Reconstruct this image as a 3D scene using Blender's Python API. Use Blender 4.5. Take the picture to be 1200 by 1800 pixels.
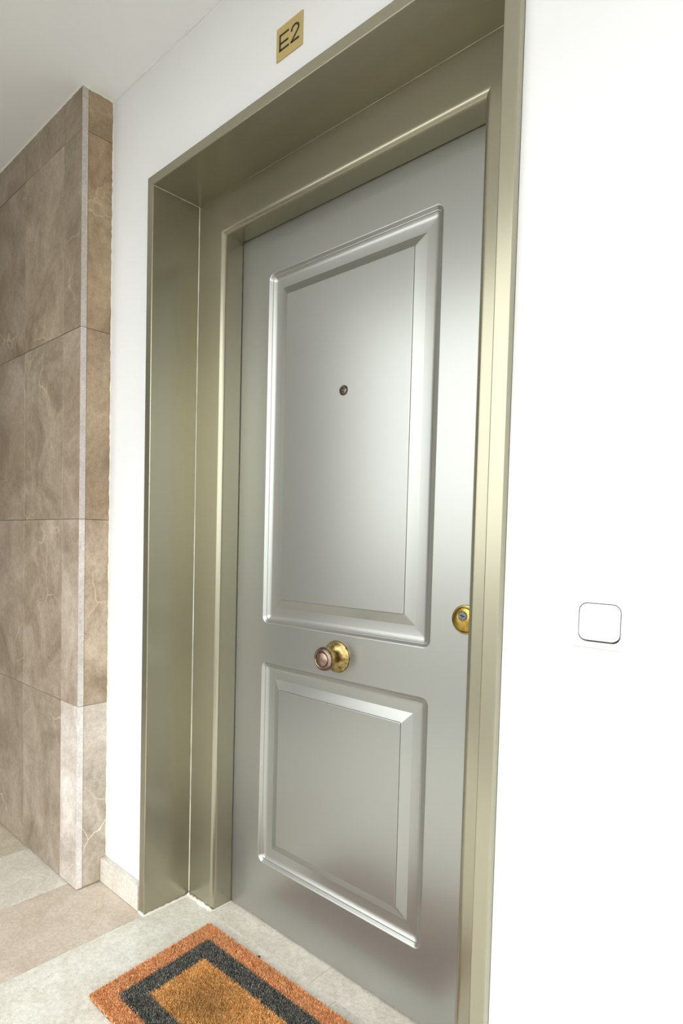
import bpy, bmesh, math, random
import numpy as np
from mathutils import Matrix, Vector

for o in list(bpy.data.objects):
    bpy.data.objects.remove(o, do_unlink=True)
scene = bpy.context.scene
C = scene.collection
rng = random.Random(7)

# ------------------------------------------------------------------ camera
def cam_axes(yaw, pitch, roll):
    d = Vector((-math.sin(yaw) * math.cos(pitch), math.cos(yaw) * math.cos(pitch), math.sin(pitch)))
    r = Vector((math.cos(yaw), math.sin(yaw), 0.0))
    u = r.cross(d)
    c, s = math.cos(roll), math.sin(roll)
    return c * r + s * u, c * u - s * r, d

r_, u_, d_ = cam_axes(0.796339, -0.040646, 0.021006)
cam_data = bpy.data.cameras.new('camera')
cam = bpy.data.objects.new('camera', cam_data)
C.objects.link(cam)
cam.matrix_world = Matrix(((r_.x, u_.x, -d_.x, 1.547023), (r_.y, u_.y, -d_.y, -1.011531), (r_.z, u_.z, -d_.z, 1.124981), (0, 0, 0, 1)))
cam_data.sensor_fit = 'HORIZONTAL'
cam_data.sensor_width = 36.0
cam_data.lens = 1079.288 / 1200.0 * 36.0
cam_data.shift_x = (600 - 473.568) / 1200.0
cam_data.shift_y = (992.283 - 900) / 1200.0
cam_data.clip_start = 0.01
scene.camera = cam

# ------------------------------------------------------------------ sky and exposure
world = bpy.data.worlds.new('overcast_sky')
scene.world = world
world.use_nodes = True
bg = world.node_tree.nodes['Background']
bg.inputs[0].default_value = (0.96, 0.985, 1.0, 1)
bg.inputs[1].default_value = 1.0
scene.view_settings.view_transform = 'Standard'
scene.view_settings.look = 'None'
scene.view_settings.gamma = 1.0
scene.view_settings.use_curve_mapping = False
scene.view_settings.exposure = 1.95

# ------------------------------------------------------------------ dimensions (metres)
W, H = 1.0835, 2.150            # outer size of the metal casing
CW, CP = 0.0285, 0.018          # casing face width, how far it stands proud of the wall
YF = 0.147                      # front of the inner frame
YD = 0.2235                     # front of the door leaf
PX, PY = -0.2253, -0.1042       # corner of the tiled wall
ZC = 2.479                      # ceiling
XL, XR, YB = -4.2, 3.4, -1.75    # how far the gallery runs
TH = 0.588                      # tile height

# ------------------------------------------------------------------ node helpers
def srgb(r, g, b):
    f = lambda c: (c / 255 / 12.92) if c / 255 <= 0.04045 else ((c / 255 + 0.055) / 1.055) ** 2.4
    return (f(r), f(g), f(b), 1.0)

class NT:
    def __init__(self, name):
        self.m = bpy.data.materials.new(name)
        self.m.use_nodes = True
        self.t = self.m.node_tree
        self.b = self.t.nodes['Principled BSDF']
    def n(self, kind, **kw):
        nd = self.t.nodes.new(kind)
        for k, v in kw.items():
            if k in nd.inputs.keys():
                nd.inputs[k].default_value = v
            else:
                setattr(nd, k, v)
        return nd
    def l(self, a, b):
        self.t.links.new(a, b)
    def ramp(self, fac, stops):
        r = self.n('ShaderNodeValToRGB')
        e = r.color_ramp.elements
        while len(e) < len(stops):
            e.new(0.5)
        for el, (p, c) in zip(e, stops):
            el.position = p
            el.color = c
        self.l(fac, r.inputs[0])
        return r.outputs[0]
    def mix(self, fac, a, b, mode='MIX'):
        m = self.n('ShaderNodeMix', data_type='RGBA', blend_type=mode)
        for s, v in ((m.inputs[0], fac), (m.inputs[6], a), (m.inputs[7], b)):
            if hasattr(v, 'is_linked'):
                self.l(v, s)
            else:
                s.default_value = v
        return m.outputs[2]
    def noise(self, vec, scale, detail=4.0, rough=0.55, dist=0.0):
        nd = self.n('ShaderNodeTexNoise', Scale=scale, Detail=detail, Roughness=rough, Distortion=dist)
        self.l(vec, nd.inputs['Vector'])
        return nd.outputs[0]
    def bump(self, h, strength, dist):
        b = self.n('ShaderNodeBump', Strength=strength, Distance=dist)
        self.l(h, b.inputs['Height'])
        self.l(b.outputs[0], self.b.inputs['Normal'])
    def pos(self):
        return self.n('ShaderNodeNewGeometry').outputs['Position']
    def set(self, **kw):
        for k, v in kw.items():
            s = self.b.inputs[k.replace('_', ' ')]
            if hasattr(v, 'is_linked'):
                self.l(v, s)
            else:
                s.default_value = v
        return self.m

def g(v):
    return (v, v, v, 1)

def metal_paint(name, col, metallic, rough, grain=0.04):
    t = NT(name)
    p = t.pos()
    c = t.mix(1.0, col, t.ramp(t.noise(p, 1.6, 1), [(0.0, g(1 - grain)), (1.0, g(1.0 + grain))]), 'MULTIPLY')
    return t.set(Base_Color=c, Metallic=metallic, Roughness=rough)

def plaster(name, col, bump=0.25):
    t = NT(name)
    p = t.pos()
    a = t.noise(p, 260, 3)
    b = t.noise(p, 3, 3)
    t.bump(a, bump, 0.0012)
    c = t.mix(1.0, col, t.ramp(b, [(0.3, g(0.97)), (0.7, g(1.0))]), 'MULTIPLY')
    return t.set(Base_Color=c, Roughness=0.8)

def marble(name, base, light, dark, vein, rough, scale=1.0, vein_amt=0.6, vstretch=1.0):
    """Stone with blotches, pits and thin pale veins; each slab is shifted and tinted on its own."""
    t = NT(name)
    oi = t.n('ShaderNodeObjectInfo')
    geo = t.pos()
    sh = t.n('ShaderNodeVectorMath', operation='SCALE')
    t.l(oi.outputs['Random'], sh.inputs['Scale'])
    sh.inputs[0].default_value = (37.0, 53.0, 71.0)
    ad = t.n('ShaderNodeVectorMath', operation='ADD')
    t.l(geo, ad.inputs[0]); t.l(sh.outputs[0], ad.inputs[1])
    mp = t.n('ShaderNodeMapping')
    mp.inputs['Scale'].default_value = (scale, scale, scale * vstretch)
    t.l(ad.outputs[0], mp.inputs['Vector'])
    v = mp.outputs[0]
    blot = t.noise(v, 6, 10, 0.68, 0.8)
    col = t.ramp(blot, [(0.28, dark), (0.5, base), (0.74, light)])
    fine = t.noise(v, 70, 6, 0.7)
    col = t.mix(0.5, col, t.ramp(fine, [(0.3, g(0.62)), (0.62, g(1.16))]), 'MULTIPLY')
    pits = t.noise(v, 160, 3, 0.6)
    col = t.mix(0.55, col, t.ramp(pits, [(0.30, g(0.45)), (0.38, g(1.0))]), 'MULTIPLY')
    # veins: edges of warped cells, only here and there
    wn = t.n('ShaderNodeTexNoise', Scale=5.0, Detail=4.0)
    t.l(v, wn.inputs['Vector'])
    wv = t.n('ShaderNodeVectorMath', operation='MULTIPLY_ADD')
    t.l(wn.outputs['Color'], wv.inputs[0]); wv.inputs[1].default_value = (0.16, 0.16, 0.16); t.l(v, wv.inputs[2])
    vo = t.n('ShaderNodeTexVoronoi', feature='DISTANCE_TO_EDGE', Scale=5.0)
    t.l(wv.outputs[0], vo.inputs['Vector'])
    line = t.ramp(vo.outputs['Distance'], [(0.0, g(1)), (0.013, g(0))])
    where = t.ramp(t.noise(v, 3.2, 2), [(0.54, g(0)), (0.66, g(vein_amt))])
    f = t.mix(1.0, line, where, 'MULTIPLY')
    col = t.mix(f, col, vein)
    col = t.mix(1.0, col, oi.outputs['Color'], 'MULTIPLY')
    t.bump(fine, 0.08, 0.0006)
    return t.set(Base_Color=col, Roughness=rough)

def aged_metal(name, a, b, c, rough=0.34, scale=60):
    t = NT(name)
    p = t.pos()
    n1 = t.noise(p, scale, 4, 0.6)
    n2 = t.noise(p, scale * 9, 3, 0.6)
    col = t.ramp(n1, [(0.32, a), (0.5, b), (0.68, c)])
    col = t.mix(0.5, col, t.ramp(n2, [(0.34, g(0.45)), (0.5, g(1.0))]), 'MULTIPLY')
    t.bump(n2, 0.15, 0.0004)
    return t.set(Base_Color=col, Metallic=0.95, Roughness=rough)

def simple(name, col, rough=0.6, metallic=0.0, bump=None):
    t = NT(name)
    n = t.noise(t.pos(), bump[0] if bump else 120, 3)
    c = t.mix(1.0, col, t.ramp(n, [(0.3, g(0.93)), (0.7, g(1.0))]), 'MULTIPLY')
    if bump:
        t.bump(n, bump[1], bump[2])
    return t.set(Base_Color=c, Roughness=rough, Metallic=metallic)

def coir(name, a, b, c, stain=None):
    t = NT(name)
    p = t.pos()
    n1 = t.n('ShaderNodeAttribute', attribute_name='fibre').outputs['Fac']
    n2 = t.noise(p, 26, 4)
    col = t.ramp(n1, [(0.0, a), (0.55, b), (1.0, c)])
    col = t.mix(0.6, col, t.ramp(n2, [(0.3, g(0.80)), (0.65, g(1.1))]), 'MULTIPLY')
    if stain:                                       # the worn, soiled patch in the middle of the mat
        d = t.n('ShaderNodeVectorMath', operation='DISTANCE')
        w = t.n('ShaderNodeTexNoise', Scale=18.0, Detail=3.0)
        t.l(p, w.inputs['Vector'])
        mv = t.n('ShaderNodeVectorMath', operation='MULTIPLY_ADD')
        t.l(w.outputs['Color'], mv.inputs[0]); mv.inputs[1].default_value = (0.09, 0.09, 0); t.l(p, mv.inputs[2])
        t.l(mv.outputs[0], d.inputs[0]); d.inputs[1].default_value = (stain[0] + 0.045, stain[1] + 0.045, stain[2])
        s = t.ramp(d.outputs['Value'], [(0.02, g(0.55)), (0.125, g(0))])
        col = t.mix(s, col, t.mix(1.0, col, srgb(150, 135, 110), 'MULTIPLY'))
    return t.set(Base_Color=col, Roughness=0.9)

M = {
    'wall': plaster('white_wall_plaster', (0.77, 0.775, 0.77, 1), 0.3),
    'ceiling': plaster('white_ceiling_paint', (0.88, 0.885, 0.885, 1), 0.15),
    'casing': metal_paint('olive_metallic_paint', srgb(162, 158, 137), 0.74, 0.26),
    'door': metal_paint('silver_grey_metallic_paint', srgb(167, 168, 162), 0.76, 0.30),
    'dark': simple('dark_gap', srgb(28, 28, 24), 0.8),
    'seal': simple('white_sealant', srgb(226, 224, 212), 0.55, 0, (220, 0.5, 0.002)),
    'grout': simple('pale_grout', srgb(178, 168, 150), 0.85),
    'walltile': marble('brown_marble', srgb(150, 136, 118), srgb(176, 163, 146), srgb(116, 101, 82), srgb(198, 186, 162), 0.33, 1.0, 0.7, 0.8),
    'tileedge': marble('sawn_marble_edge', srgb(190, 184, 176), srgb(205, 199, 192), srgb(170, 163, 154), srgb(212, 206, 198), 0.5, 1.6, 0.2),
    'floor': marble('cream_marble', srgb(218, 214, 204), srgb(230, 227, 219), srgb(202, 195, 182), srgb(176, 164, 132), 0.30, 1.3, 0.45),
    'brass': aged_metal('aged_brass', srgb(112, 92, 52), srgb(168, 148, 96), srgb(190, 172, 122), 0.32),
    'bronze': aged_metal('worn_brown_bronze', srgb(104, 80, 72), srgb(142, 118, 106), srgb(164, 144, 130), 0.36),
    'gold': aged_metal('yellow_brass', srgb(132, 104, 34), srgb(182, 150, 66), srgb(198, 174, 104), 0.28),
    'peep': aged_metal('dark_bronze', srgb(78, 66, 54), srgb(112, 98, 84), srgb(150, 136, 120), 0.3),
    'steel': aged_metal('key_cylinder_steel', srgb(104, 106, 114), srgb(132, 134, 142), srgb(156, 156, 164), 0.28),
    'glass': simple('dark_lens', srgb(60, 60, 66), 0.06),
    'plastic': simple('white_plastic', (0.74, 0.74, 0.725, 1), 0.32),
    'gap_shade': simple('switch_mechanism_gap_shade', srgb(70, 70, 68), 0.7),
    'sign': simple('brushed_brass_plate', srgb(196, 174, 112), 0.42, 0.35, (300, 0.1, 0.0005)),
    'ink': simple('black_lettering', srgb(30, 26, 16), 0.5),
    'coir_tan': coir('tan_coir', srgb(176, 100, 54), srgb(246, 168, 104), srgb(255, 226, 172)),
    'coir_mid': coir('tan_coir_worn', srgb(176, 110, 50), srgb(248, 180, 100), srgb(255, 228, 156), (0.435, -0.115, 0.014)),
    'coir_dark': coir('charcoal_coir', srgb(34, 34, 32), srgb(88, 88, 82), srgb(176, 174, 160)),
    'backing': simple('rubber_backing', srgb(92, 72, 50), 0.9),
    'crumb': simple('black_dirt', srgb(24, 22, 20), 0.9),
    'paving': simple('grey_paving', srgb(128, 125, 117), 0.95),
}

# ------------------------------------------------------------------ mesh helpers
def link(name, me, mat=None, parent=None):
    o = bpy.data.objects.new(name, me)
    C.objects.link(o)
    if mat is not None and len(me.materials) == 0:
        me.materials.append(M[mat] if isinstance(mat, str) else mat)
    if parent is not None:
        o.parent = parent
        o.matrix_parent_inverse = Matrix.Identity(4)
        o.location = -parent.location
    return o

def mesh(name, verts, faces, smooth=None):
    me = bpy.data.meshes.new(name)
    me.from_pydata([tuple(v) for v in verts], [], faces)
    bm = bmesh.new(); bm.from_mesh(me)
    bmesh.ops.remove_doubles(bm, verts=bm.verts, dist=1e-6)
    bmesh.ops.recalc_face_normals(bm, faces=bm.faces)
    bm.to_mesh(me); bm.free()
    if smooth:
        for p in me.polygons:
            p.use_smooth = True
        me.set_sharp_from_angle(angle=math.radians(smooth))
    me.update()
    return me

def box_mesh(name, lo, hi, bevel=0.0, seg=1):
    bm = bmesh.new()
    vs = [bm.verts.new((x, y, z)) for x in (lo[0], hi[0]) for y in (lo[1], hi[1]) for z in (lo[2], hi[2])]
    for f in ((0, 1, 3, 2), (4, 6, 7, 5), (0, 4, 5, 1), (2, 3, 7, 6), (0, 2, 6, 4), (1, 5, 7, 3)):
        bm.faces.new([vs[i] for i in f])
    if bevel:
        bmesh.ops.bevel(bm, geom=bm.edges[:], offset=bevel, segments=seg, affect='EDGES', profile=0.5)
    bmesh.ops.recalc_face_normals(bm, faces=bm.faces)
    me = bpy.data.meshes.new(name)
    bm.to_mesh(me); bm.free()
    if bevel and seg > 1:
        for p in me.polygons:
            p.use_smooth = True
        me.set_sharp_from_angle(angle=math.radians(50))
    return me

def boxes_mesh(name, lst):
    v, f = [], []
    for lo, hi in lst:
        k = len(v)
        v += [(x, y, z) for x in (lo[0], hi[0]) for y in (lo[1], hi[1]) for z in (lo[2], hi[2])]
        f += [tuple(k + i for i in q) for q in ((0, 1, 3, 2), (4, 6, 7, 5), (0, 4, 5, 1), (2, 3, 7, 6), (0, 2, 6, 4), (1, 5, 7, 3))]
    me = bpy.data.meshes.new(name)
    me.from_pydata(v, [], f)
    bm = bmesh.new(); bm.from_mesh(me)
    bmesh.ops.recalc_face_normals(bm, faces=bm.faces)
    bm.to_mesh(me); bm.free()
    return me

def empty(name, loc, **props):
    o = bpy.data.objects.new(name, None)
    o.empty_display_size = 0.05
    C.objects.link(o)
    o.location = loc
    for k, v in props.items():
        o[k] = v
    return o

def lathe(name, prof, cx, y0, cz, n=48, smooth=40):
    """Turn (radius, height) about an axis that points out of the door, towards -Y."""
    v, f = [], []
    for r, h in prof:
        for k in range(n):
            a = 2 * math.pi * k / n
            v.append((cx + r * math.cos(a), y0 - h, cz + r * math.sin(a)))
    for i in range(len(prof) - 1):
        for k in range(n):
            k2 = (k + 1) % n
            f.append((i * n + k, i * n + k2, (i + 1) * n + k2, (i + 1) * n + k))
    return mesh(name, v, f, smooth)

# ------------------------------------------------------------------ the setting: walls, floor, ceiling
b = 0.30
wall = link('wall_back', boxes_mesh('wall_back', [
    ((XL, 0, 0), (0, b, ZC)), ((W, 0, 0), (XR, b, ZC)), ((0, 0, H), (W, b, ZC)), ((-0.05, b, 0), (W + 0.05, b + 0.04, H + 0.05))]), 'wall')
wall['kind'] = 'structure'
wall['label'] = 'white plastered wall around the metal door'

ceil = link('ceiling', box_mesh('ceiling', (XL, YB, ZC), (XR, b, ZC + 0.2)), 'ceiling')
ceil['kind'] = 'structure'

# tiled wall standing forward on the left; tiles are children
tw = 0.02
wl = link('wall_left', box_mesh('wall_left', (XL, PY + tw + 0.001, 0), (PX - tw - 0.001, -0.0005, ZC)), 'grout')
wl['kind'] = 'structure'
wl['label'] = 'brown marble tiled wall standing forward at the left'
J = 0.0006
rows = [0.0, TH, 2 * TH, 3 * TH, 4 * TH, ZC]
cols = [PX, -0.340, -0.636, -0.932, -1.228, -1.524, -1.820, -2.116]
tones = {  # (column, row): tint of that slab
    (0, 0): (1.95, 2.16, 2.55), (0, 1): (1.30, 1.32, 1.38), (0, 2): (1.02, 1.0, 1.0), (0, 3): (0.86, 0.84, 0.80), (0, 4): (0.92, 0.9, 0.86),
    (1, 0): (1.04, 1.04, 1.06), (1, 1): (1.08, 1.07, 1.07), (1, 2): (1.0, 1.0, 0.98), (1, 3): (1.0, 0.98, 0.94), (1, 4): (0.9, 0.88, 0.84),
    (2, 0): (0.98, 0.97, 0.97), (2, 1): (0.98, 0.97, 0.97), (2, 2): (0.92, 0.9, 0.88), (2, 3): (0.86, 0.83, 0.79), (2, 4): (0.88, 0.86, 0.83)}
def tint(o, c):
    o.color = (c[0], c[1], c[2], 1)
cache = {}
def shared_box(kind, size, bev):
    key = (kind, tuple(round(s, 5) for s in size), bev)
    if key not in cache:
        cache[key] = box_mesh(kind, (0, 0, 0), size, bev)
    return cache[key]
def slab(name, mat, lo, hi, parent, tone=None, bev=0.0007):
    size = [h - l for l, h in zip(lo, hi)]
    me = shared_box(name + mat, size, bev)
    o = link(name, me, mat, parent)
    o.location = Vector(lo) - (parent.location if parent else Vector())
    if tone is None:
        k = 0.95 + 0.1 * rng.random()
        tone = (k, k, k)
    tint(o, tone)
    return o
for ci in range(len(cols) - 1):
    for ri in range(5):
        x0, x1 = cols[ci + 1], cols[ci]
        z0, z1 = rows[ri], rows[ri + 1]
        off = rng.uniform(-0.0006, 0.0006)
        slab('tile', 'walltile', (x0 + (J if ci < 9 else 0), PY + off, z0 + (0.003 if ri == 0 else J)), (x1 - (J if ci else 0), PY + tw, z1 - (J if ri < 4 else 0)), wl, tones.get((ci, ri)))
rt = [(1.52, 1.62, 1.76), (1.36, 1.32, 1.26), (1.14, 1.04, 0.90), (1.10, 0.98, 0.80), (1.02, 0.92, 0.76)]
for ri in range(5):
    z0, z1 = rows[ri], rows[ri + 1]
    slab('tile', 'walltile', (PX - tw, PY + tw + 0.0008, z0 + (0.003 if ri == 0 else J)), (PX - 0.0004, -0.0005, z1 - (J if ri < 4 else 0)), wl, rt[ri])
# sawn edges of the front tiles seen end-on at the corner
edge_z = [0.003, TH, 2 * TH, 3 * TH, 2.446, ZC]
et = [(1.34, 1.36, 1.40), (1.16, 1.16, 1.17), (1.02, 1.02, 1.02), (0.92, 0.9, 0.88), (0.98, 0.97, 0.97)]
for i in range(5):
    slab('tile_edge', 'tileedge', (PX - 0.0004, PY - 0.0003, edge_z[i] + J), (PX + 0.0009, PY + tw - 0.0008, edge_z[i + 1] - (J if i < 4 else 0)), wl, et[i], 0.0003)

# floor: a bed with stone slabs laid across the gallery
fl = link('floor', box_mesh('floor', (XL, YB, -0.12), (XR, b - 0.01, -0.0012)), 'grout')
fl['kind'] = 'structure'
fl['label'] = 'cream and pinkish marble slab floor'
xs = [-0.283 - 0.302 * k for k in range(6)][::-1] + [0.024 + 0.304 * k for k in range(10)]
ft = {-0.283: (0.86, 0.77, 0.70), -0.585: (0.96, 0.945, 0.90), -0.887: (0.80, 0.75, 0.64), 0.024: (1.04, 1.05, 1.02), 0.328: (1.03, 1.02, 1.0)}
YT = 0.1405
for i in range(len(xs) - 1):
    x0, x1 = xs[i], xs[i + 1]
    tone = ft.get(round(x0, 3))
    top = -0.0004 * rng.random()
    y_hi = YT if x1 > 0.03 and x0 < W else -0.001
    if x1 > W:
        y_hi = -0.001
        if x0 < W:          # the piece of this slab that runs into the door recess
            slab('floor_slab', 'floor', (x0 + J, -0.001, -0.012), (W - CW - 0.001, YT, 0.0), fl, (1.03, 1.02, 1.0))
    y_cut = [y_hi, -0.62, YB] if i % 2 == 0 else [y_hi, -0.52, YB]
    for k in range(2):
        slab('floor_slab', 'floor', (x0 + J, y_cut[k + 1] + J, -0.012), (x1 - J, y_cut[k] - (J if k else 0), top), fl, tone if k == 0 else None)
# threshold slabs between the frame legs, under the door
for x0, x1 in ((0.03, 0.549), (0.549, W - 0.03)):
    slab('threshold_slab', 'floor', (x0 + J, YT + J, -0.012), (x1 - J, 0.285, 0.0), fl, (1.0, 0.97, 0.93))

# skirting of the same stone
def skirting(name, x0, x1, label):
    o = link(name, box_mesh(name, (x0, -0.0215, 0.001), (x1, -0.0005, 0.0775), 0.0012, 1), M['floor'])
    o['kind'] = 'structure'
    o['label'] = label
    tint(o, (0.92, 0.90, 0.86))
    return o
skirting('baseboard_left', PX + 0.0015, -0.0035, 'short marble skirting between the tiled wall and the door casing')
skirting('baseboard_right', W + 0.003, XR, 'marble skirting right of the door')

# ragged plaster bead where the tiles meet the ceiling and the wall
def bead(name, path, rad, mat, parent, wob=0.35, step=0.012, seed=1):
    rr = random.Random(seed)
    pts = []
    for a, c in zip(path[:-1], path[1:]):
        a, c = Vector(a), Vector(c)
        n = max(2, int((c - a).length / step))
        for i in range(n):
            pts.append(a.lerp(c, i / n))
    pts.append(Vector(path[-1]))
    v, f = [], []
    for i, p in enumerate(pts):
        t = (pts[min(i + 1, len(pts) - 1)] - pts[max(i - 1, 0)]).normalized()
        s = t.cross(Vector((0.31, 0.57, 0.76))).normalized()
        q = t.cross(s)
        ra = rad * (1 + rr.uniform(-wob, wob))
        for k in range(6):
            a = math.tau * k / 6
            v.append(p + ra * (math.cos(a) * s + math.sin(a) * q))
    for i in range(len(pts) - 1):
        for k in range(6):
            f.append((i * 6 + k, i * 6 + (k + 1) % 6, (i + 1) * 6 + (k + 1) % 6, (i + 1) * 6 + k))
    f.append(tuple(range(6))[::-1]); f.append(tuple((len(pts) - 1) * 6 + k for k in range(6)))
    return link(name, mesh(name, v, f, 60), mat, parent)
bead('plaster_bead', [(-1.8, PY, ZC), (PX, PY, ZC), (PX, 0, ZC)], 0.0042, 'seal', wl, 0.5, 0.01, 3)
bead('plaster_bead', [(PX + 0.001, -0.001, 0.08), (PX + 0.001, -0.001, ZC)], 0.0026, 'seal', wl, 0.6, 0.012, 4)
bead('plaster_bead', [(PX, 0, ZC), (XR, 0, ZC)], 0.0042, 'wall', wall, 0.5, 0.02, 5)

# open side of the gallery opposite the door: unseen walls further left, brown to darken reflections
par = link('wall_front', box_mesh('wall_front', (XL, YB - 0.16, -0.12), (-1.0, YB, ZC)), 'walltile')
par['kind'] = 'structure'
par['label'] = 'unseen brown stone wall added at the far left to cut light and darken reflections'
wend = link('wall_end', box_mesh('wall_end', (XL - 0.15, YB, -0.12), (XL, b, ZC)), 'walltile')
wend['kind'] = 'structure'
gr = link('ground', box_mesh('ground', (-30, -40, -0.4), (40, 30, -0.13)), 'paving')
gr['kind'] = 'structure'

# ------------------------------------------------------------------ metal casing and frame around the door
def u_segments(section, w, h, z0):
    """A section of (offset from the outer edge, y) run up the left, along the head, down the right, mitred."""
    out = []
    n = len(section)
    def seg(f0, f1):
        v = [f0(o, y) for o, y in section] + [f1(o, y) for o, y in section]
        f = [(k, (k + 1) % n, n + (k + 1) % n, n + k) for k in range(n)]
        f += [tuple(range(n))[::-1], tuple(range(n, 2 * n))]
        return v, f
    out.append(seg(lambda o, y: (o, y, z0), lambda o, y: (o, y, h - o)))
    out.append(seg(lambda o, y: (o, y, h - o), lambda o, y: (w - o, y, h - o)))
    out.append(seg(lambda o, y: (w - o, y, z0), lambda o, y: (w - o, y, h - o)))
    return out
def arc(cx, cy, r, a0, a1, n):
    return [(cx + r * math.cos(math.radians(a0 + (a1 - a0) * i / n)), cy + r * math.sin(math.radians(a0 + (a1 - a0) * i / n))) for i in range(n + 1)]

casing = empty('trim_1', (0, 0, 0), kind='structure', label='olive metallic steel casing lining the deep door recess')
sec = [(0.0005, YF + 0.001), (0.0005, -CP + 0.0026)] + arc(0.0025, -CP + 0.002, 0.002, 180, 270, 3) + [(0.0031, -CP), (CW - 0.0031, -CP)] + arc(CW - 0.0025, -CP + 0.0025, 0.0025, 270, 360, 4) + [(CW, -CP + 0.0031), (CW, YF + 0.001)]
for (v, f), nm in zip(u_segments(sec, W, H, 0.003), ('side_casing', 'head_casing', 'side_casing')):
    link(nm, mesh(nm, v, f, 40), 'casing', casing)

frame = empty('trim_2', (0, 0, 0), kind='structure', label='olive metallic steel door frame with rounded inner edge')
OI, RA = 0.1460, 0.0155
sec = [(0.002, YF + 0.0012), (OI - RA - 0.0006, YF + 0.0012)] + arc(OI - RA, YF + 0.0012 + RA, RA, 270, 360, 8) + [(OI, YF + 0.0018 + RA), (OI, YD - 0.0025), (0.002, YD - 0.0025)]
for (v, f), nm in zip(u_segments(sec, W, H, 0.002), ('jamb', 'head', 'jamb')):
    link(nm, mesh(nm, v, f, 30), 'casing', frame)
# sealant in the inner corners of the recess and around the feet
e = 0.0006
bead('sealant_bead', [(CW + e, YF + e, 0.01), (CW + e, YF + e, H - CW - e)], 0.0013, 'seal', frame, 0.25, 0.03, 11)
bead('sealant_bead', [(CW + e, YF + e, H - CW - e), (W - CW - e, YF + e, H - CW - e)], 0.0012, 'casing', frame, 0.25, 0.03, 12)
bead('sealant_bead', [(CW + e, -CP + 0.004, H - CW - e), (CW + e, YF, H - CW - e)], 0.0007, 'seal', frame, 0.4, 0.012, 13)
bead('sealant_bead', [(-0.002, -CP, 0.001), (CW + 0.002, -CP - 0.001, 0.001), (CW + 0.003, YF - 0.004, 0.001)], 0.004, 'seal', frame, 0.5, 0.008, 14)
bead('sealant_bead', [(CW + 0.004, YF - 0.004, 0.002), (OI, YF - 0.001, 0.001)], 0.006, 'seal', frame, 0.45, 0.008, 15)
bead('sealant_bead', [(OI, YF + 0.003, 0.0), (OI + 0.001, YD - 0.003, 0.0)], 0.002, 'seal', frame, 0.4, 0.01, 16)

# ------------------------------------------------------------------ the door
door = empty('door_1', (W / 2, YD, 0), kind='structure', label='silver grey metallic entrance door with two raised panels')
LX0, LX1, LZ0, LZ1 = OI - 0.007, W - OI + 0.007, 0.004, H - OI + 0.007
PXA, PXB = 0.2600, 0.8235
PXA, PXB = 0.2597, 0.8130
panels = [(PXA, PXB, 0.8825, 1.8805), (PXA, PXB, 0.1745, 0.7705)]
NSEG = 8
def rrect(x0, x1, z0, z1, r):
    pts = []
    for cx, cz, a0 in ((x1 - r, z1 - r, 0), (x0 + r, z1 - r, 90), (x0 + r, z0 + r, 180), (x1 - r, z0 + r, 270)):
        for k in range(NSEG + 1):
            a = math.radians(a0 + 90 * k / NSEG)
            pts.append((cx + r * math.cos(a), cz + r * math.sin(a)))
    return pts
def rect_like(x0, x1, z0, z1, r):
    pts = []
    for cx, cz, a0 in ((x1 - r, z1 - r, 0), (x0 + r, z1 - r, 90), (x0 + r, z0 + r, 180), (x1 - r, z0 + r, 270)):
        for k in range(NSEG + 1):
            a = math.radians(a0 + 90 * k / NSEG)
            c, s = math.cos(a), math.sin(a)
            m = max(abs(c), abs(s))
            pts.append((cx + r * c / m, cz + r * s / m))
    return pts
RO = 0.020
v, f = [], []
def quad(x0, x1, z0, z1):
    k = len(v)
    v.extend([(x0, YD, z0), (x1, YD, z0), (x1, YD, z1), (x0, YD, z1)])
    f.append((k, k + 1, k + 2, k + 3))
E_ = 0.012
(ax0, ax1, az0, az1), (bx0, bx1, bz0, bz1) = panels
quad(LX0, ax0 - E_, LZ0, LZ1); quad(ax1 + E_, LX1, LZ0, LZ1)
quad(ax0 - E_, ax1 + E_, az1 + E_, LZ1); quad(ax0 - E_, ax1 + E_, bz1 + E_, az0 - E_); quad(ax0 - E_, ax1 + E_, LZ0, bz0 - E_)
def ring_faces(n, base0, base1):
    return [(base0 + k, base0 + (k + 1) % n, base1 + (k + 1) % n, base1 + k) for k in range(n)]
for (x0, x1, z0, z1) in panels:
    A = rect_like(x0 - E_, x1 + E_, z0 - E_, z1 + E_, RO + E_)
    B = rrect(x0, x1, z0, z1, RO)
    k = len(v); n = len(A)
    v.extend([(x, YD, z) for x, z in A]); v.extend([(x, YD, z) for x, z in B])
    f.extend(ring_faces(n, k, k + n))
# edges and back of the leaf
k = len(v)
yb = YD + 0.045
v.extend([(LX0, YD, LZ0), (LX1, YD, LZ0), (LX1, YD, LZ1), (LX0, YD, LZ1), (LX0, yb, LZ0), (LX1, yb, LZ0), (LX1, yb, LZ1), (LX0, yb, LZ1)])
f.extend([(k, k + 1, k + 5, k + 4), (k + 1, k + 2, k + 6, k + 5), (k + 2, k + 3, k + 7, k + 6), (k + 3, k, k + 4, k + 7), (k + 4, k + 5, k + 6, k + 7)])
def raw(name, v, f, smooth=None):
    me = bpy.data.meshes.new(name)
    me.from_pydata(v, [], f)
    if smooth:
        for p in me.polygons:
            p.use_smooth = True
        me.set_sharp_from_angle(angle=math.radians(smooth))
    me.update()
    return me
leaf = link('leaf', raw('leaf', v, f), 'door', door)
leaf['label'] = 'silver grey pressed metal door leaf'

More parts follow.
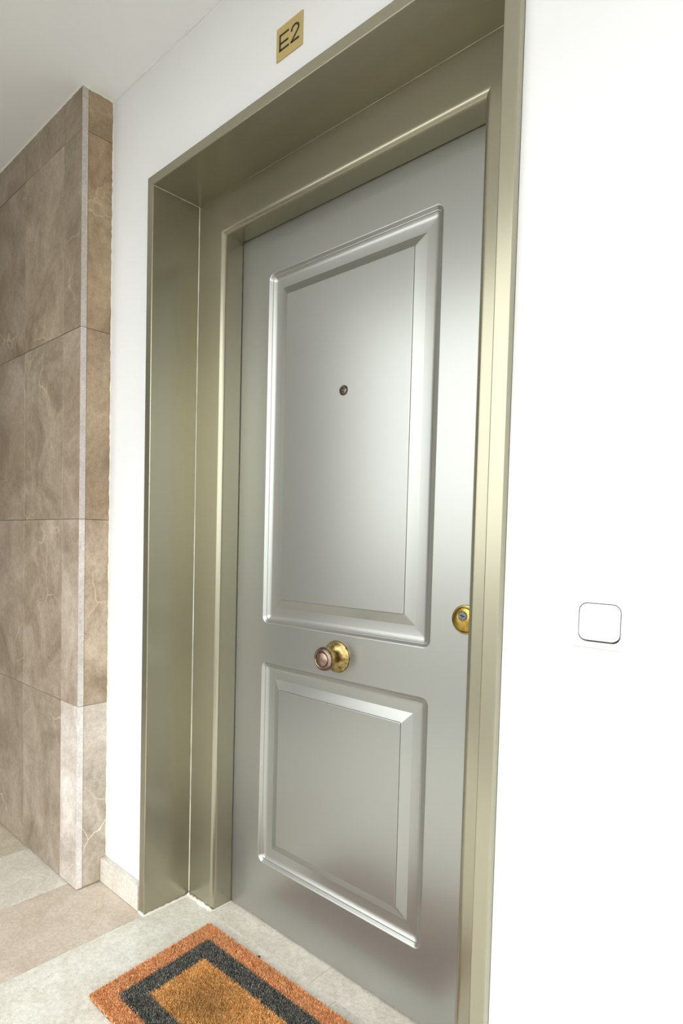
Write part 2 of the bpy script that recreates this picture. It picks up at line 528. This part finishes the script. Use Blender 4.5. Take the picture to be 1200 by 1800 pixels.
# moulding profile: inset from the opening, depth behind the leaf face, corner radius
prof = [(0.0, 0.0, RO), (0.0006, 0.00002, 0.0195), (0.0012, 0.0001, 0.019), (0.0024, 0.0005, 0.018), (0.0036, 0.0012, 0.017), (0.0048, 0.0021, 0.016), (0.0095, 0.0058, 0.0125),
        (0.0105, 0.0060, 0.012), (0.0114, 0.0076, 0.0115), (0.0150, 0.0094, 0.009), (0.0180, 0.0105, 0.0075), (0.0210, 0.0112, 0.006), (0.0240, 0.0115, 0.0045), (0.0248, 0.0116, 0.0044),
        (0.0474, 0.0116, 0.0012), (0.0720, 0.0010, 0.0040), (0.0726, 0.0016, 0.0040), (0.0734, -0.0006, 0.0040)]
for (x0, x1, z0, z1) in panels:
    v, f = [], []
    for o, dpt, r in prof:
        v.extend([(x, YD + dpt, z) for x, z in rrect(x0 + o, x1 - o, z0 + o, z1 - o, r)])
    n = 4 * (NSEG + 1)
    for i in range(len(prof) - 1):
        f.extend(ring_faces(n, i * n, (i + 1) * n))
    mo = link('panel_moulding', raw('panel_moulding', v, f, 17), 'door', leaf)
    o, dpt, r = prof[-1]
    o2 = o + 0.0012
    v = [(x, YD + dpt, z) for x, z in rrect(x0 + o, x1 - o, z0 + o, z1 - o, r)] + [(x, YD + dpt - 0.0005, z) for x, z in rrect(x0 + o2, x1 - o2, z0 + o2, z1 - o2, r - 0.001)]
    f = ring_faces(n, 0, n) + [tuple(range(n, 2 * n))]
    link('raised_panel', raw('raised_panel', v, f, 20), 'door', leaf)
for ob in leaf.children:
    ob.location = (0, 0, 0)
# leaf.children inherit the leaf's placement; faces must look towards the viewer
for ob in [leaf] + list(leaf.children):
    me = ob.data
    if ob is leaf:
        for p in me.polygons:
            pass
    bm = bmesh.new(); bm.from_mesh(me)
    for fc in bm.faces:
        if abs(fc.normal.y) > 0.02 and fc.normal.y > 0 and fc.calc_center_median().y < YD + 0.03:
            fc.normal_flip()
    bm.to_mesh(me); bm.free()

# knob
KX, KZ = 0.5425, 0.8255
knob = empty('knob', (0, 0, 0)); knob.parent = door; knob.location = Vector((KX, YD, KZ)) - door.location
knob['label'] = 'round aged brass door knob'
def kpart(nm, prof_, mat, cx=KX, cz=KZ, par=knob, at=None):
    o = link(nm, lathe(nm, [(r, h) for r, h in prof_], 0, 0, 0), mat)
    o.parent = par
    o.location = at or (0, 0, 0)
    return o
kpart('rosette', [(0.0, 0.0), (0.0415, 0.0), (0.0418, 0.0025), (0.0405, 0.0045), (0.0385, 0.0052), (0.0360, 0.0066), (0.0310, 0.0098), (0.0255, 0.0124), (0.0190, 0.0142), (0.0150, 0.0150), (0.0, 0.0152)], 'brass')
kpart('neck', [(0.0145, 0.0145), (0.0120, 0.0185), (0.0108, 0.0240), (0.0112, 0.0300), (0.0135, 0.0345), (0.0180, 0.0370)], 'gold')
kpart('grip', [(0.0, 0.0345), (0.0140, 0.0345), (0.0215, 0.0362), (0.0270, 0.0400), (0.0300, 0.0455), (0.0308, 0.0505), (0.0300, 0.0548)], 'brass')
kpart('grip_rim', [(0.0300, 0.0548), (0.0290, 0.0574), (0.0275, 0.0592), (0.0262, 0.0598), (0.0252, 0.0612), (0.0228, 0.0622), (0.0208, 0.0612), (0.0200, 0.0592), (0.0, 0.0592)], 'bronze')
kpart('centre_cap', [(0.0190, 0.0590), (0.0188, 0.0606), (0.0172, 0.0622), (0.0120, 0.0640), (0.0060, 0.0648), (0.0, 0.0650)], 'bronze')

# lock
LKX, LKZ = 0.8985, 0.9605
lock = empty('lock', (0, 0, 0)); lock.parent = door; lock.location = Vector((LKX, YD, LKZ)) - door.location
lock['label'] = 'round brass lock escutcheon with steel key cylinder'
kpart('escutcheon', [(0.0, 0.0), (0.0320, 0.0), (0.0325, 0.002), (0.0318, 0.0045), (0.0300, 0.0056), (0.0284, 0.0058), (0.0274, 0.0046), (0.0266, 0.0010), (0.0, 0.0010)], 'brass', par=lock)
kpart('cover_disc', [(0.0252, 0.0010), (0.0252, 0.0100), (0.0246, 0.0112), (0.0232, 0.0116), (0.0220, 0.0122), (0.0170, 0.0134), (0.0110, 0.0140), (0.0, 0.0142)], 'gold', par=lock)
kpart('collar', [(0.0108, 0.0125), (0.0107, 0.0146), (0.0098, 0.0150), (0.0084, 0.0148)], 'peep', par=lock, at=(-0.001, 0, 0.0085))
cyl = kpart('key_cylinder', [(0.0086, 0.0135), (0.0085, 0.0150), (0.0080, 0.0160), (0.0, 0.0163)], 'steel', par=lock, at=(-0.001, 0, 0.0085))
sl = link('keyway', box_mesh('keyway', (-0.0058, -0.0168, -0.0013), (0.0058, -0.0160, 0.0013), 0.0003), 'dark')
sl.parent = cyl; sl.rotation_euler = (0, math.radians(14), 0)

# peephole
peep = empty('peephole', (0, 0, 0)); peep.parent = door; peep.location = Vector((0.5425, YD + prof[-1][1] - 0.0005, 1.5085)) - door.location
peep['label'] = 'small dark bronze peephole'
kpart('bezel', [(0.0125, 0.0), (0.0126, 0.0020), (0.0112, 0.0040), (0.0088, 0.0052), (0.0070, 0.0052), (0.0064, 0.0038)], 'peep', par=peep)
kpart('lens', [(0.0066, 0.0036), (0.0050, 0.0054), (0.0025, 0.0063), (0.0, 0.0066)], 'glass', par=peep)

# ------------------------------------------------------------------ number plate above the door
sign = empty('number_plate', (0.5433, 0, 2.25), label='small square brass plate reading E2 above the door casing', category='sign')
pl = link('plate', box_mesh('plate', (0.5030, -0.0030, 2.2145), (0.5840, -0.0002, 2.2880), 0.0004), 'sign', sign)
def stroke(name, pts, wdt, y0, y1):
    """A flat ribbon of constant width along a polyline in the XZ plane, with thickness."""
    P = [Vector((p[0], p[1])) for p in pts]
    L, Rr = [], []
    for i, p in enumerate(P):
        a = (p - P[i - 1]).normalized() if i else (P[1] - p).normalized()
        c = (P[i + 1] - p).normalized() if i < len(P) - 1 else a
        t = (a + c).normalized()
        nn = Vector((-t.y, t.x))
        k = wdt / 2 / max(0.5, nn.dot(Vector((-a.y, a.x))))
        L.append(p + nn * k); Rr.append(p - nn * k)
    v, f = [], []
    for y in (y0, y1):
        for l_, r2 in zip(L, Rr):
            v += [(l_.x, y, l_.y), (r2.x, y, r2.y)]
    n = len(P); m = 2 * n
    for i in range(n - 1):
        a, b2, c, d = 2 * i, 2 * i + 1, 2 * i + 3, 2 * i + 2
        f += [(a, b2, c, d), (m + a, m + d, m + c, m + b2), (a, d, m + d, m + a), (b2, m + b2, m + c, c)]
    f += [(0, m, m + 1, 1), (m - 2, m - 1, 2 * m - 1, 2 * m - 2)]
    return v, f
def letters(name, strokes, wdt):
    V, F = [], []
    for s in strokes:
        v, f = stroke(name, s, wdt, -0.0034, -0.0029)
        k = len(V); V += v; F += [tuple(k + i for i in q) for q in f]
    return link(name, raw(name, V, F), 'ink', sign)
zt, zb = 2.2700, 2.2330
letters('letter_e', [[(0.5150, zb), (0.5150, zt)], [(0.5128, zt - 0.0022), (0.5425, zt - 0.0022)], [(0.5150, 2.2495), (0.5408, 2.2495)], [(0.5128, zb + 0.0022), (0.5432, zb + 0.0022)]], 0.0046)
c0 = (0.5618, 2.2595)
two = [(c0[0] + 0.0108 * math.cos(math.radians(a)), c0[1] + 0.0092 * math.sin(math.radians(a))) for a in range(190, -41, -15)]
two += [(0.5640, 2.2475), (0.5560, 2.2405), (0.5505, 2.2345)]
letters('digit_two', [two, [(0.5482, zb + 0.0022), (0.5742, zb + 0.0022)]], 0.0046)

# ------------------------------------------------------------------ light switch on the right wall
sx, sz, ss = 1.1977, 0.9704, 0.0780
sw = empty('light_switch', (sx + ss / 2, 0, sz), label='white square light switch on the wall right of the door', category='switch')
v, f = [], []
sp = [(0.0, 0.0, 0.003), (0.0, -0.0080, 0.003), (0.0006, -0.0090, 0.003), (0.0016, -0.0095, 0.004), (0.0080, -0.0098, 0.012), (0.0092, -0.0098, 0.0125), (0.0094, -0.0015, 0.0125)]
cxs, czs = sx + ss / 2, sz + ss / 2
for o, y, r in sp:
    v.extend([(x, y, z) for x, z in rrect(sx + o, sx + ss - o, sz + o, sz + ss - o, r)])
n = 4 * (NSEG + 1)
for i in range(len(sp) - 1):
    f += ring_faces(n, i * n, (i + 1) * n)
link('switch_frame', mesh('switch_frame', v, f, 35), 'plastic', sw)
link('mechanism_gap_shade', box_mesh('mechanism_gap_shade', (sx + 0.004, -0.0030, sz + 0.004), (sx + ss - 0.004, -0.0005, sz + ss - 0.004), 0.0005), 'gap_shade', sw)  # plate behind the rocker, dark grey to paint the shade in its gap
v, f = [], []
rp = [(0.0105, -0.0030, 0.0115), (0.0105, -0.0105, 0.0115), (0.0110, -0.0112, 0.0112), (0.0128, -0.0116, 0.0100)]
for o, y, r in rp:
    for x, z in rrect(sx + o, sx + ss - o, sz + o + 0.0016, sz + ss - o, r):
        k = (z - czs) / (ss / 2)
        v.append((x, y - (0.0016 * -k if y < -0.006 else 0), z))
for i in range(len(rp) - 1):
    f += ring_faces(n, i * n, (i + 1) * n)
f.append(tuple(range((len(rp) - 1) * n, len(rp) * n)))
link('rocker', mesh('rocker', v, f, 35), 'plastic', sw)

# ------------------------------------------------------------------ doormat
mat = empty('doormat', (0.50, -0.10, 0), label='tan coir doormat with a charcoal border band in front of the door', category='doormat')
q00, q10 = Vector((0.2010, 0.0940)), Vector((0.8010, 0.1000))       # far edge, left and right
q01, q11 = Vector((0.2225, -0.2985)), Vector((0.8200, -0.2935))     # near edge
def quv(a, c):        # a along the length, c from far to near
    p = (q00 * (1 - a) + q10 * a) * (1 - c) + (q01 * (1 - a) + q11 * a) * c
    return p
v = [(p.x, p.y, z) for z in (0.001, 0.0065) for p in (quv(0.004, 0.006), quv(0.996, 0.006), quv(0.996, 0.994), quv(0.004, 0.994))]
f = [(0, 3, 2, 1), (4, 5, 6, 7), (0, 1, 5, 4), (1, 2, 6, 5), (2, 3, 7, 6), (3, 0, 4, 7)]
link('backing', mesh('backing', v, f), 'backing', mat)
ba, bc = 0.052 / 0.6, 0.126
ia, ic = 0.104 / 0.6, 0.272
def zone(a, c):
    if ia < a < 1 - ia and ic < c < 1 - ic:
        return 2
    if ba < a < 1 - ba and bc < c < 1 - bc:
        return 1
    return 0
nr = np.random.default_rng(5)
N = 150000
A = nr.random(N); Cc = nr.random(N)
Az = A + nr.normal(0, 0.0030, N); Cz = Cc + nr.normal(0, 0.0045, N)
inner = (Az > ia) & (Az < 1 - ia) & (Cz > ic) & (Cz < 1 - ic)
band = (Az > ba) & (Az < 1 - ba) & (Cz > bc) & (Cz < 1 - bc) & ~inner
outer = ~inner & ~band
def pile(name, mask, matn):
    a, c = A[mask], Cc[mask]
    m = len(a)
    q = [np.array(x) for x in (q00, q10, q01, q11)]
    P = ((1 - a) * (1 - c))[:, None] * q[0] + (a * (1 - c))[:, None] * q[1] + ((1 - a) * c)[:, None] * q[2] + (a * c)[:, None] * q[3]
    ang = nr.random(m) * math.tau
    wd = 0.0006 + 0.0005 * nr.random(m)
    ht = 0.0065 + 0.0030 * nr.random(m)
    lean = nr.normal(0, 0.0022, (m, 2))
    dx = np.stack([np.cos(ang), np.sin(ang)], 1) * wd[:, None]
    z0 = np.full((m, 1), 0.006)
    v0 = np.hstack([P - dx, z0]); v1 = np.hstack([P + dx, z0])
    top = P + lean
    v2 = np.hstack([top + dx * 0.6, z0 + ht[:, None]]); v3 = np.hstack([top - dx * 0.6, z0 + ht[:, None]])
    V = np.stack([v0, v1, v2, v3], 1).reshape(-1, 3)
    me = bpy.data.meshes.new(name)
    me.vertices.add(4 * m); me.vertices.foreach_set('co', V.astype(np.float32).ravel())
    me.loops.add(4 * m); me.loops.foreach_set('vertex_index', np.arange(4 * m, dtype=np.int32))
    me.polygons.add(m)
    me.polygons.foreach_set('loop_start', np.arange(0, 4 * m, 4, dtype=np.int32))
    me.update(calc_edges=True)
    me.validate()
    at = me.attributes.new('fibre', 'FLOAT', 'POINT')
    at.data.foreach_set('value', np.repeat(nr.random(m), 4).astype(np.float32))
    o = link(name, me, matn, mat)
    o['kind'] = 'stuff'
    return o
pile('border_pile', outer, 'coir_tan')['label'] = 'tan coir outer border'
pile('band_pile', band, 'coir_dark')['label'] = 'charcoal coir band'
pile('centre_pile', inner, 'coir_mid')['label'] = 'worn tan coir centre'

# ------------------------------------------------------------------ crumb beside the mat
bm = bmesh.new()
bmesh.ops.create_icosphere(bm, subdivisions=2, radius=0.004)
rr = random.Random(2)
for vv in bm.verts:
    vv.co *= 0.75 + 0.5 * rr.random()
    vv.co.x *= 1.3; vv.co.z *= 0.6
me = bpy.data.meshes.new('dirt_crumb'); bm.to_mesh(me); bm.free()
cr = link('dirt_crumb', me, 'crumb')
cr.location = (0.3935, 0.1085, 0.0026)
cr['label'] = 'tiny black crumb of dirt on the floor beside the mat'
cr['category'] = 'dirt'
